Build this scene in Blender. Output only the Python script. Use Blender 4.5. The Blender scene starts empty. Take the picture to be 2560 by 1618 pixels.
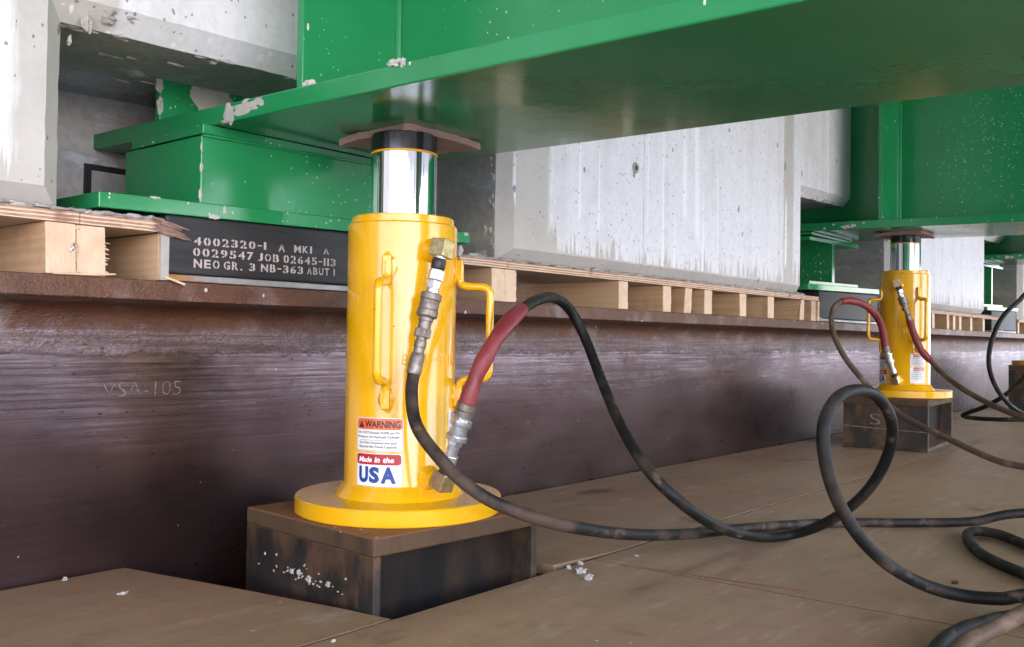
import bpy, bmesh, math, random
from mathutils import Vector, Matrix, noise as mnoise
R = math.radians
sc = bpy.context.scene
COL = sc.collection

# ------------------------------------------------------------------ camera
cam_d = bpy.data.cameras.new("camera"); cam = bpy.data.objects.new("camera", cam_d); COL.objects.link(cam)
cam_d.sensor_width = 36.0; cam_d.lens = 32.76; cam_d.clip_start = 0.02; cam_d.clip_end = 2000
_r, _u, _f = (0.6390, -0.7691, 0.0142), (-0.0220, 0.0002, 0.9998), (0.7689, 0.6392, 0.0168)
cam.matrix_world = Matrix(((_r[0], _u[0], -_f[0], 0), (_r[1], _u[1], -_f[1], 0), (_r[2], _u[2], -_f[2], 0), (0, 0, 0, 1)))
sc.camera = cam
# ------------------------------------------------------------------ light
SUN_EL, SUN_AZ = 48, 205          # elevation; compass-style heading the light comes from (0 = +Y, clockwise)
world = bpy.data.worlds.new("World"); sc.world = world; world.use_nodes = True
wn = world.node_tree.nodes; wl = world.node_tree.links
sky = wn.new("ShaderNodeTexSky"); sky.sky_type = 'NISHITA'; sky.sun_disc = False
sky.sun_elevation = R(SUN_EL); sky.sun_rotation = R(SUN_AZ); sky.air_density = 1.0; sky.dust_density = 1.5
wn["Background"].inputs[1].default_value = 0.15
tint = wn.new("ShaderNodeMix"); tint.data_type = 'RGBA'; tint.blend_type = 'MULTIPLY'; tint.inputs[0].default_value = 1; tint.inputs[7].default_value = (1.06, .965, 1.0, 1)   # hazy, slightly rosy daylight
wl.new(sky.outputs[0], tint.inputs[6]); wl.new(tint.outputs[2], wn["Background"].inputs[0])
sun_d = bpy.data.lights.new("sun", 'SUN'); sun_d.energy = 2.0; sun_d.angle = R(0.5); sun_d.color = (1.0, 0.94, 0.90)
sun = bpy.data.objects.new("sun", sun_d); COL.objects.link(sun)
_d = Vector((math.sin(R(SUN_AZ)) * math.cos(R(SUN_EL)), math.cos(R(SUN_AZ)) * math.cos(R(SUN_EL)), math.sin(R(SUN_EL))))
sun.rotation_euler = _d.to_track_quat('Z', 'Y').to_euler(); sun.location = (0, -4, 6)
vs = sc.view_settings; vs.view_transform = 'Standard'; vs.look = 'None'; vs.gamma = 1; vs.exposure = 3.15
sc.cycles.use_denoising = True; sc.cycles.max_bounces = 10; sc.cycles.diffuse_bounces = 6; sc.cycles.glossy_bounces = 6
sc.cycles.sample_clamp_indirect = 8

# ------------------------------------------------------------------ node helpers
class NT:
    def __init__(s, name):
        s.m = bpy.data.materials.new(name); s.m.use_nodes = True
        s.t = s.m.node_tree; s.n = s.t.nodes; s.l = s.t.links
        s.b = s.n["Principled BSDF"]; s._c = None
    def put(s, sock, v):
        if isinstance(v, bpy.types.NodeSocket): s.l.new(v, sock)
        elif v is not None:
            if isinstance(v, (tuple, list)) and len(v) == 3 and sock.type == 'RGBA': v = (*v, 1)
            if isinstance(v, (int, float)) and sock.type == 'RGBA': v = (v, v, v, 1)
            sock.default_value = v
    def set(s, **k):
        for a, v in k.items(): s.put(s.b.inputs[a.replace('_', ' ')], v)
        return s
    def co(s, sx=1, sy=1, sz=1, off=None, kind='Object'):
        if s._c is None: s._c = s.n.new("ShaderNodeTexCoord")
        mp = s.n.new("ShaderNodeMapping"); s.l.new(s._c.outputs[kind], mp.inputs[0]); mp.inputs[3].default_value = (sx, sy, sz)
        if off is not None: s.put(mp.inputs[1], off)
        return mp.outputs[0]
    def noise(s, vec, scale=5, detail=4, rough=.55, dist=0, out=0):
        n = s.n.new("ShaderNodeTexNoise"); s.l.new(vec, n.inputs['Vector'])
        n.inputs['Scale'].default_value = scale; n.inputs['Detail'].default_value = detail
        n.inputs['Roughness'].default_value = rough; n.inputs['Distortion'].default_value = dist
        return n.outputs[out]
    def voro(s, vec, scale, rnd=1, feat='F1'):
        n = s.n.new("ShaderNodeTexVoronoi"); n.feature = feat; s.l.new(vec, n.inputs['Vector'])
        n.inputs['Scale'].default_value = scale; n.inputs['Randomness'].default_value = rnd
        return n
    def wave(s, vec, scale, dist=0, kind='BANDS', d='Z', detail=2, dscale=1):
        n = s.n.new("ShaderNodeTexWave"); n.wave_type = kind
        if kind == 'BANDS': n.bands_direction = d
        else: n.rings_direction = d
        s.l.new(vec, n.inputs['Vector']); n.inputs['Scale'].default_value = scale; n.inputs['Distortion'].default_value = dist
        n.inputs['Detail'].default_value = detail; n.inputs['Detail Scale'].default_value = dscale
        return n.outputs[1]
    def ramp(s, fac, stops, mode='LINEAR'):
        n = s.n.new("ShaderNodeValToRGB"); s.put(n.inputs[0], fac); cr = n.color_ramp; cr.interpolation = mode
        while len(cr.elements) < len(stops): cr.elements.new(.5)
        for e, (p, c) in zip(cr.elements, stops):
            e.position = p; e.color = (c, c, c, 1) if isinstance(c, (int, float)) else (*c, 1)
        return n.outputs[0]
    def mix(s, fac, a, b, mode='MIX'):
        n = s.n.new("ShaderNodeMix"); n.data_type = 'RGBA'; n.blend_type = mode
        s.put(n.inputs[0], fac); s.put(n.inputs[6], a); s.put(n.inputs[7], b); return n.outputs[2]
    def math(s, op, a, b=None, clamp=False):
        n = s.n.new("ShaderNodeMath"); n.operation = op; n.use_clamp = clamp; s.put(n.inputs[0], a)
        if b is not None: s.put(n.inputs[1], b)
        return n.outputs[0]
    def map(s, v, a, b, c=0, d=1):
        n = s.n.new("ShaderNodeMapRange"); s.put(n.inputs[0], v)
        for i, x in enumerate((a, b, c, d)): n.inputs[i + 1].default_value = x
        return n.outputs[0]
    def xyz(s, vec):
        n = s.n.new("ShaderNodeSeparateXYZ"); s.l.new(vec, n.inputs[0]); return n.outputs
    def vmix(s, vec, amt, scale):       # warp a coordinate a little
        n = s.n.new("ShaderNodeTexNoise"); s.l.new(vec, n.inputs['Vector']); n.inputs['Scale'].default_value = scale
        a = s.n.new("ShaderNodeVectorMath"); a.operation = 'MULTIPLY_ADD'
        s.l.new(n.outputs[1], a.inputs[0]); a.inputs[1].default_value = (amt,) * 3; s.l.new(vec, a.inputs[2]); return a.outputs[0]
    def bump(s, h, strength=.3, dist=.01):
        n = s.n.new("ShaderNodeBump"); s.put(n.inputs['Height'], h); n.inputs['Strength'].default_value = strength
        n.inputs['Distance'].default_value = dist
        if s.b.inputs['Normal'].is_linked: s.l.new(s.b.inputs['Normal'].links[0].from_socket, n.inputs['Normal'])
        s.l.new(n.outputs[0], s.b.inputs['Normal']); return s
    def rnd(s):
        return s.n.new("ShaderNodeObjectInfo").outputs['Random']
    def spots(s, vec, scale, size, dens):   # mask of scattered round specks: size = radius in cell units, dens = share of cells
        v = s.voro(vec, scale); r = s.xyz(v.outputs['Color'])
        rad = s.math('MULTIPLY', r[1], size)
        a = s.math('LESS_THAN', v.outputs['Distance'], rad); b = s.math('LESS_THAN', r[0], dens)
        return s.math('MULTIPLY', a, b)

M = {}
def mat_plain(name, col, rough=.5, metal=0, **k):
    t = NT(name); t.set(Base_Color=col, Roughness=rough, Metallic=metal, **k); M[name] = t.m; return t

# ------------------------------------------------------------------ materials
def green_paint():
    t = NT('green_paint'); o = t.co()
    n1 = t.noise(o, 6, 3); n2 = t.noise(o, 60, 3)
    c = t.mix(t.map(n1, .3, .7), (.014, .215, .066), (.021, .250, .086))
    ed = t.noise(t.co(1, 1, .5), 2.2, 3)
    dens = t.map(ed, .42, .66, .0, .30)
    sp = t.spots(t.vmix(t.co(1, 1, .42), .004, 60), 105, .24, dens)
    sp2 = t.spots(t.co(1, 1, .6), 240, .30, t.map(ed, .35, .7, .02, .30))
    ge = t.n.new("ShaderNodeNewGeometry"); side = t.math('GREATER_THAN', t.xyz(ge.outputs['True Normal'])[2], -.5)
    w = t.math('MULTIPLY', t.math('MAXIMUM', sp, sp2), side)
    sm = t.map(t.noise(t.vmix(o, .02, 20), 9, 6, .7), .72, .80)      # dried cement smears
    c = t.mix(t.math('MULTIPLY', t.math('MULTIPLY', sm, side), .45), c, (.33, .36, .33)); c = t.mix(w, c, (.62, .64, .60))
    ro = t.mix(t.math('MAXIMUM', w, t.math('MULTIPLY', sm, side)), t.math('ADD', t.map(n2, .3, .7, .09, .14), t.map(t.noise(t.co(1, 1, 1), 3.5, 4), .4, .7, 0, .12)), .75)
    t.set(Base_Color=c, Roughness=ro, IOR=1.5)
    t.bump(t.noise(o, 55, 3), .09, .0018); t.bump(t.noise(o, 9, 2), .05, .006); t.bump(w, .25, .002); M['green'] = t.m
def concrete():
    t = NT('cast_concrete'); o = t.co(); x, y, z = t.xyz(o)
    big = t.noise(t.co(1, 1, .5), 2.6, 5, .6); fine = t.noise(o, 90, 4, .65); mid = t.noise(o, 12, 6, .62); vert = t.noise(t.vmix(t.co(15, 15, .8), .25, 3), 1, 5, .62)
    c = t.mix(t.map(big, .3, .7), (.50, .465, .42), (.60, .58, .55)); c = t.mix(t.map(mid, .4, .7, 0, .45), c, (.44, .415, .385))
    # lime wash laid on in upright strips, ragged at its sides, run down in drips at its lower edge
    xr = t.math('ADD', x, t.math('MULTIPLY', t.math('SUBTRACT', t.noise(t.co(70, 70, 9), 1, 4, .7), .5), .030))
    rng_ = lambda a_, b_: t.math('MULTIPLY', t.map(xr, a_ - .006, a_ + .006), t.map(xr, b_ + .006, b_ - .006))
    m = rng_(1.525, 2.690)
    for a_, b_ in ((2.762, 3.4), (3.75, 6.0), (-.2, .47), (.60, 1.36)): m = t.math('MAXIMUM', m, rng_(a_, b_))
    run = t.noise(t.vmix(t.co(75, 75, 1.1), .25, 2), 1, 3, .6); run2 = t.noise(t.co(7, 7, .2), 1, 3)
    low = t.math('SUBTRACT', z, t.math('ADD', t.map(run2, .3, .7, .165, .215), t.map(run, .35, .65, .040, -.045)))
    face = t.map(z, .1815, .1855); wash = t.math('MULTIPLY', t.math('MULTIPLY', m, face), t.map(low, -.004, .012)); wash = t.math('MULTIPLY', wash, t.map(t.math('ADD', t.math('MULTIPLY', vert, .55), t.math('MULTIPLY', mid, .45)), .34, .52, .55, 1))
    c = t.mix(wash, c, (.775, .78, .80)); c = t.mix(t.map(vert, .62, .74, 0, .22), c, (.52, .505, .49)); c = t.mix(t.map(fine, .35, .75, 0, .25), c, (.40, .39, .38))
    dr = t.map(t.noise(t.vmix(t.co(48, 48, .9), .22, 2.5), 1, 1, .4), .675, .70); dz_ = t.math('SUBTRACT', z, t.map(t.noise(t.co(16, 16, .0), 1, 2), .35, .65, .16, .34))
    c = t.mix(t.math('MULTIPLY', t.math('MULTIPLY', dr, face), t.map(dz_, -.002, .004)), c, (.84, .84, .84))
    seam = t.math('LESS_THAN', t.math('ABSOLUTE', t.math('SUBTRACT', t.math('ADD', x, t.math('MULTIPLY', t.noise(o, 40, 2), .006)), 1.895)), .0016)
    c = t.mix(t.math('MULTIPLY', seam, t.map(mid, .40, .6, .1, .75)), c, (.25, .24, .23))
    h = t.spots(t.vmix(t.co(1, 1, .55), .016, 55), 34, .22, t.map(t.noise(o, 3, 2), .35, .65, .15, .70))
    h2 = t.spots(t.vmix(t.co(1, 1, .8), .006, 90), 95, .28, .24); hole = t.math('MAXIMUM', h, h2)
    c = t.mix(t.math('MULTIPLY', hole, .75), c, (.17, .165, .16))
    t.set(Base_Color=c, Roughness=.88, Specular_IOR_Level=.25)
    t.bump(fine, .2, .002); t.bump(mid, .22, .005); t.bump(t.math('MULTIPLY', hole, -1), .6, .004); M['concrete'] = t.m
    # rough inner concrete of the pockets, darker form oil stains and pale peeled flakes
    t = NT('pocket_concrete'); o = t.co(); mid = t.noise(o, 11, 6, .65); fine = t.noise(o, 80, 4)
    c = t.mix(t.map(t.noise(t.co(1, 1, 2.4), 5, 4), .35, .65), (.36, .352, .355), (.50, .475, .455))
    fl = t.map(t.noise(t.vmix(t.co(.8, 1, 2.6), .06, 9), 8, 5, .6), .585, .60)
    c = t.mix(t.math('MULTIPLY', fl, .75), c, (.50, .52, .55)); c = t.mix(t.map(fine, .4, .8, 0, .35), c, (.12, .12, .12))
    t.set(Base_Color=c, Roughness=.85, Specular_IOR_Level=.3); t.bump(mid, .5, .01); t.bump(fl, .3, .003); M['pocket'] = t.m
def rusty_steel():
    t = NT('mill_scale_steel'); o = t.co(); x, y, z = t.xyz(o)
    streak = t.noise(t.vmix(t.co(2.0, 6, 95), .25, 3), 1.7, 7, .68); grit = t.noise(t.co(1, 1, 1.6), 160, 3, .7); big = t.noise(t.co(1, 1, 1.8), 3.2, 4)
    c = t.mix(t.map(big, .3, .7), (.072, .041, .037), (.110, .073, .077))
    sheen_band = t.map(t.math('ADD', z, t.math('MULTIPLY', t.math('SUBTRACT', t.noise(t.co(1, 1, 2.5), 4, 5, .65), .5), .17)), -.165, -.045)   # paler band painted in for the bright reflection near the web top
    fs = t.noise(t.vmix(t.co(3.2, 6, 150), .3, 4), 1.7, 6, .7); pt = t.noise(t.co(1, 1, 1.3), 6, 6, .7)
    sheen = t.math('MULTIPLY', sheen_band, t.math('MULTIPLY', t.map(fs, .38, .66), t.map(pt, .32, .60)))
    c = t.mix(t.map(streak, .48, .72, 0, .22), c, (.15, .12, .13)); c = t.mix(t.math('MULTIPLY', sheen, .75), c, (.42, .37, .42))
    # rough orange brown rust from the fillet up, ragged lower limit
    lim = t.math('ADD', z, t.math('MULTIPLY', t.math('SUBTRACT', t.noise(t.co(1, 1, .6), 26, 5, .7), .5), .05))
    rust = t.map(lim, -.030, -.012); top = t.map(lim, .002, .012)
    rc = t.mix(t.noise(o, 30, 5, .7), (.050, .022, .013), (.19, .078, .040))
    rc = t.mix(t.map(t.noise(o, 11, 5), .54, .68), rc, (.22, .165, .15))
    pit = t.map(grit, .47, .60)
    c = t.mix(t.math('MULTIPLY', rust, t.math('MAXIMUM', top, t.math('MULTIPLY', pit, .85))), c, rc)
    sp = t.spots(t.co(1, 1, .8), 52, .17, .16); c = t.mix(sp, c, (.62, .58, .55))
    pk = t.spots(t.co(.8, 1, 1.2), 95, .22, t.map(big, .4, .62, .04, .35)); c = t.mix(t.math('MULTIPLY', pk, .7), c, (.02, .014, .013))
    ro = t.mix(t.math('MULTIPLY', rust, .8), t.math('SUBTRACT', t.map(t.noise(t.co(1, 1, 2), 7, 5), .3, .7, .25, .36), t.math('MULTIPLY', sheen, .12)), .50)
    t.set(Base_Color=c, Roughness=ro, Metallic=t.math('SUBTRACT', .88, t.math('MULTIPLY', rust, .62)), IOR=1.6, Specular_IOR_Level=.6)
    t.bump(streak, .07, .003); t.bump(t.math('MULTIPLY', grit, rust), .8, .0035); t.bump(t.math('MULTIPLY', fs, sheen_band), .12, .002); t.bump(t.noise(o, 220, 2), .08, .001); M['rust'] = t.m
    t = NT('dark_block_steel'); o = t.co(); big = t.noise(t.co(1, 1, .5), 12, 5, .65)
    c = t.mix(t.map(big, .35, .65), (.009, .009, .0085), (.024, .019, .015))
    r = t.map(t.noise(t.co(1, 1, .6), 14, 6, .7), .46, .62); c = t.mix(t.math('MULTIPLY', r, .85), c, (.095, .048, .024))
    g = t.n.new("ShaderNodeNewGeometry"); up = t.xyz(g.outputs['Normal'])[2]
    c = t.mix(t.map(up, .4, .8), c, t.mix(t.noise(o, 20, 5), (.10, .058, .032), (.26, .125, .055)))
    sp = t.spots(t.vmix(t.co(1, 1, .5), .004, 80), 85, .22, .10); c = t.mix(sp, c, (.36, .34, .31))
    t.set(Base_Color=c, Roughness=t.map(big, .3, .7, .42, .7), Specular_IOR_Level=.45); t.bump(t.noise(o, 70, 4), .25, .003); M['block'] = t.m
    t = NT('block_hollow_shade'); o = t.co(); c = t.mix(t.map(t.noise(t.co(1, 1, .35), 13, 5, .65), .45, .68), (.007, .0065, .006), (.028, .017, .011)); t.set(Base_Color=c, Roughness=.75, Specular_IOR_Level=.2); M['hollow_shade'] = t.m  # shade of the block's hollow put into the colour, with faint rust
    t = NT('cut_plate_edge'); o = t.co(); c = t.mix(t.noise(t.co(1, 1, .3), 40, 4), (.050, .029, .017), (.110, .066, .036))
    c = t.mix(t.map(t.noise(o, 25, 4), .5, .65, 0, .8), c, (.045, .030, .020)); ge = t.n.new('ShaderNodeNewGeometry'); c = t.mix(t.map(t.xyz(ge.outputs['Normal'])[2], .4, .8), c, t.mix(t.noise(o, 20, 5), (.13, .070, .034), (.27, .125, .052))); sp = t.spots(t.vmix(t.co(1, 1, .45), .004, 80), 80, .26, .16); c = t.mix(sp, c, (.42, .40, .37)); t.set(Base_Color=c, Roughness=.72, Specular_IOR_Level=.25); t.bump(t.noise(o, 120, 3), .3, .002); M['edge'] = t.m
    t = NT('galvanised_shim'); o = t.co(); c = t.mix(t.noise(t.co(1, 1, .4), 28, 5, .7), (.17, .18, .20), (.48, .48, .48))
    x = t.xyz(o)[0]
    c = t.mix(t.map(t.math('ADD', x, t.math('MULTIPLY', t.noise(o, 20, 3), .1)), .80, .73), c, (.33, .17, .05))
    t.set(Base_Color=c, Roughness=t.map(t.noise(o, 30, 3), .3, .7, .3, .6), Metallic=.35); t.bump(t.noise(o, 60, 5), .4, .003); M['shim'] = t.m
def yellow_paint():
    t = NT('yellow_enamel'); o = t.co(); n = t.noise(o, 9, 3)
    c = t.mix(t.map(n, .3, .7), (.75, .380, .003), (.79, .410, .004))
    ch = t.spots(t.vmix(o, .006, 60), 42, .13, .07); c = t.mix(ch, c, (.05, .035, .02)); gm = t.map(t.noise(t.vmix(t.co(1, 1, .5), .02, 30), 11, 6, .72), .70, .84, 0, .25); c = t.mix(gm, c, (.36, .20, .035))
    du = t.map(t.noise(o, 24, 5, .7), .55, .8, 0, .25)
    g = t.n.new("ShaderNodeNewGeometry"); up = t.xyz(g.outputs['Normal'])[2]
    c = t.mix(t.math('MULTIPLY', t.map(up, .5, .9), t.map(n, .3, .7, .12, .40)), c, (.44, .25, .04))
    t.set(Base_Color=c, Roughness=t.math('ADD', t.map(n, .3, .7, .13, .20), du), IOR=1.5, Coat_Weight=.35, Coat_Roughness=.10)
    t.bump(t.noise(o, 70, 2), .10, .0015); t.bump(t.noise(t.co(1, 1, .2), 16, 2), .06, .004); M['yellow'] = t.m
def woods():
    t = NT('lumber'); r = t.rnd(); off = t.n.new("ShaderNodeCombineXYZ")
    t.put(off.inputs[0], t.math('MULTIPLY', r, 3.1)); t.put(off.inputs[2], t.math('MULTIPLY', r, 5.7))
    g = t.wave(t.vmix(t.co(1, .06, 1, off.outputs[0]), .03, 9), 34, 3.5, 'RINGS', 'Y', 2, 2)
    c = t.mix(t.map(g, 0, 1, .1, .9), (.60, .405, .245), (.52, .325, .18))
    c = t.mix(t.map(t.noise(t.co(8, 1, 8), 3, 4), .45, .75, 0, .5), c, (.44, .255, .14))
    kn = t.spots(t.vmix(t.co(1, .6, 1, off.outputs[0]), .01, 30), 16, .16, .30); c = t.mix(kn, c, (.16, .075, .035))
    c = t.mix(t.math('MULTIPLY', r, .5), c, (.72, .53, .36)); c = t.mix(t.map(t.noise(t.co(1, 1, 1, off.outputs[0]), 14, 5, .65), .56, .72, 0, .55), c, (.40, .25, .15))
    ge = t.n.new("ShaderNodeNewGeometry"); fy = t.math('ABSOLUTE', t.xyz(ge.outputs['Normal'])[1])
    saw = t.noise(t.co(40, 1, 9), 6, 4, .7)
    c = t.mix(t.math('MULTIPLY', t.map(fy, .7, .9), t.map(saw, .2, .6, .35, .75)), c, t.mix(t.map(t.noise(t.co(), 38, 4), .4, .7), (.77, .62, .48), (.66, .48, .34)))
    t.set(Base_Color=c, Roughness=.78, Specular_IOR_Level=.25); t.bump(saw, .3, .002); M['lumber'] = t.m
    t = NT('plywood_edge'); o = t.co(); x, y, z = t.xyz(o)
    zz = t.math('ADD', z, t.math('MULTIPLY', t.noise(t.co(14, 14, 30), 1, 3), .0035))
    lay = t.math('FRACT', t.math('MULTIPLY', zz, 1 / .0048))
    c = t.ramp(lay, [(0, (.15, .060, .042)), (.12, (.70, .52, .38)), (.42, (.80, .64, .49)), (.52, (.30, .15, .105)), (.86, (.42, .24, .17)), (1, (.15, .060, .042))])
    c = t.mix(t.map(t.noise(t.co(50, 50, 160), 1, 3), .35, .7, 0, .40), c, (.74, .56, .40))
    c = t.mix(t.map(t.noise(o, 13, 4), .60, .70, 0, .8), c, (.22, .11, .075))
    ge = t.n.new("ShaderNodeNewGeometry"); dn = t.xyz(ge.outputs['Normal'])[2]
    c = t.mix(t.map(dn, -.5, -.8), c, (.60, .47, .33))
    t.set(Base_Color=c, Roughness=.8, Specular_IOR_Level=.2); t.bump(lay, .35, .0015); t.bump(t.noise(o, 150, 3), .3, .002); M['ply'] = t.m
    t = NT('film_faced_floor'); o = t.co(); big = t.noise(t.co(1, 2.2, 1), 2.6, 5, .6); gr = t.noise(t.co(3, 40, 1), 1.3, 4, .6)
    c = t.mix(t.map(big, .3, .7), (.275, .172, .094), (.370, .246, .140))
    c = t.mix(t.map(t.noise(o, 1.9, 4), .48, .66, 0, .65), c, (.30, .158, .095)); c = t.mix(t.map(gr, .4, .7, 0, .32), c, (.185, .118, .066)); c = t.mix(t.map(t.noise(o, 26, 6, .75), .52, .74, 0, .55), c, (.14, .09, .055)); c = t.mix(t.map(t.noise(t.vmix(t.co(1, 2.2, 1), .06, 7), 15, 6, .72), .60, .70, 0, .45), c, (.43, .335, .24))
    sc_ = t.map(t.noise(t.vmix(t.co(1, 3.5, 1), .12, 3), 7, 6, .68), .57, .72, 0, .6); c = t.mix(sc_, c, (.44, .36, .28))
    st = t.map(t.noise(t.vmix(t.co(1.4, 2, 1), .1, 5), 3.1, 4), .635, .70, 0, .75); c = t.mix(st, c, (.085, .06, .035))
    sp = t.spots(o, 55, .16, .05); c = t.mix(sp, c, (.5, .47, .43))
    t.set(Base_Color=c, Roughness=t.map(big, .3, .7, .42, .62), Specular_IOR_Level=.4); t.bump(gr, .08, .003); t.bump(t.noise(o, 60, 4), .12, .002); M['floor'] = t.m
    t = NT('fibre_board'); o = t.co(); n = t.noise(t.co(6, 6, 40), 8, 5, .7)
    c = t.mix(n, (.27, .16, .125), (.50, .36, .30)); t.set(Base_Color=c, Roughness=.9, Specular_IOR_Level=.15); t.bump(n, .8, .004); M['fibre'] = t.m
def rubbers():
    for nm, base, dust, amt in (('hose_black', (.0065, .0065, .006), (.075, .055, .040), .42), ('hose_dusty', (.013, .011, .0095), (.105, .068, .048), .62), ('hose_tan', (.085, .055, .038), (.25, .165, .115), .7)):
        t = NT(nm); o = t.co(); n = t.noise(o, 16, 5, .6); c = t.mix(t.map(n, .50, .64, 0, amt), base, dust)
        c = t.mix(t.map(t.noise(t.vmix(o, .03, 40), 22, 5, .7), .60, .68, 0, .6), c, (.14, .095, .068))
        t.set(Base_Color=c, Roughness=t.map(n, .3, .7, .46, .75), Specular_IOR_Level=.26); t.bump(t.noise(o, 260, 3), .35, .0014); M[nm] = t.m
    t = NT('red_sleeve'); o = t.co(); n = t.noise(o, 24, 4)
    c = t.mix(t.map(n, .35, .7), (.165, .020, .024), (.235, .040, .042)); t.set(Base_Color=c, Roughness=t.map(n, .3, .7, .34, .6), Specular_IOR_Level=.4); t.bump(t.noise(t.co(1, 1, 1), 42, 4, .6), .45, .004); M['red'] = t.m
    t = NT('neoprene'); o = t.co(); n = t.noise(t.co(3, 1, 30), 2, 5, .6)
    c = t.mix(t.map(n, .35, .7), (.012, .0125, .015), (.029, .030, .034)); c = t.mix(t.map(t.noise(o, 12, 5, .7), .66, .72, 0, .6), c, (.20, .19, .18))
    sp = t.spots(t.co(.5, 1, 1), 60, .13, .10); c = t.mix(sp, c, (.40, .39, .37)); t.set(Base_Color=c, Roughness=.55); t.bump(n, .1, .002); M['neoprene'] = t.m
    t = NT('stencil_paint'); o = t.co(); n = t.noise(o, 130, 4, .7); c = t.mix(t.map(n, .52, .72, 0, .7), (.50, .44, .42), (.05, .05, .05)); t.set(Base_Color=c, Roughness=.8); M['stencil'] = t.m
    t = NT('worn_marking'); o = t.co(); n = t.noise(o, 260, 4, .75); c = t.mix(t.map(n, .40, .54), (.27, .25, .27), (.12, .09, .09)); t.set(Base_Color=c, Roughness=.4, Metallic=.2); M['stamp'] = t.m
    t = NT('chalk'); o = t.co(); n = t.noise(o, 500, 3); c = t.mix(t.map(n, .45, .6), (.30, .29, .27), (.05, .046, .042)); t.set(Base_Color=c, Roughness=.9); M['chalk'] = t.m
def metals():
    t = NT('hard_chrome'); o = t.co(70, 70, .02); n = t.noise(o, 1.6, 2); t.set(Base_Color=(.74, .75, .77), Metallic=1.0, Roughness=t.map(n, .3, .7, .06, .13)); t.bump(n, .55, .0022); M['chrome'] = t.m
    t = NT('black_oxide'); o = t.co(40, 40, .2); n = t.noise(o, 3, 3); t.set(Base_Color=(.012, .012, .013), Roughness=t.map(n, .3, .7, .14, .26), Specular_IOR_Level=.6); M['blackcap'] = t.m
    mat_plain('wiper', (.75, .34, .01), .4)
    for nm, a, b, ro in (('zinc', (.62, .64, .66), (.42, .42, .42), .24), ('brass_zinc', (.56, .47, .27), (.36, .27, .13), .30), ('dirty_steel', (.30, .27, .24), (.17, .135, .11), .45)):
        t = NT(nm); o = t.co(); n = t.noise(o, 130, 4, .6); t.set(Base_Color=t.mix(t.map(n, .35, .7), a, b), Metallic=.85, Roughness=t.map(n, .3, .7, ro, ro + .16)); t.bump(t.noise(o, 300, 2), .1, .0006); M[nm] = t.m
    mat_plain('plug_black', (.016, .016, .017), .42)
    mat_plain('label_white', (.78, .78, .77), .28, Coat_Weight=.4); mat_plain('label_orange', (.70, .13, .035), .28, Coat_Weight=.4); mat_plain('label_red', (.42, .012, .022), .28, Coat_Weight=.4)
    mat_plain('label_blue', (.012, .050, .25), .3); mat_plain('label_black', (.012, .012, .012), .3); mat_plain('label_text_white', (.8, .8, .79), .3)
    t = NT('mortar'); o = t.co(); n = t.noise(o, 60, 5, .65); t.set(Base_Color=t.mix(n, (.34, .315, .29), (.58, .56, .54)), Roughness=.92); t.bump(n, .6, .004); M['mortar'] = t.m
    t = NT('grey_mortar'); o = t.co(); n = t.noise(o, 60, 5, .65); t.set(Base_Color=t.mix(n, (.30, .285, .265), (.50, .475, .45)), Roughness=.92); t.bump(n, .6, .004); M['grout'] = t.m
    t = NT('site_ground'); o = t.co(); n = t.noise(o, .7, 8, .7); t.set(Base_Color=t.mix(n, (.22, .225, .235), (.36, .365, .37)), Roughness=.95); t.bump(n, .4, .1); M['ground'] = t.m
    t = NT('blocker_dark'); o = t.co(); n = t.noise(o, 2, 7, .7); t.set(Base_Color=t.mix(n, (.035, .026, .018), (.09, .065, .045)), Roughness=.95); t.bump(n, .6, .05); M['blocker'] = t.m
    t = NT('deck_concrete'); o = t.co(); n = t.noise(o, 3, 6); t.set(Base_Color=t.mix(n, (.30, .29, .28), (.40, .39, .37)), Roughness=.9); M['deck'] = t.m
    mat_plain('dirtcrumb', (.07, .042, .028), .9)
    mat_plain('seam_dark', (.045, .018, .012), .9)
    mat_plain('seam_red', (.19, .075, .050), .8)
for fn in (green_paint, concrete, rusty_steel, yellow_paint, woods, rubbers, metals): fn()

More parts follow.
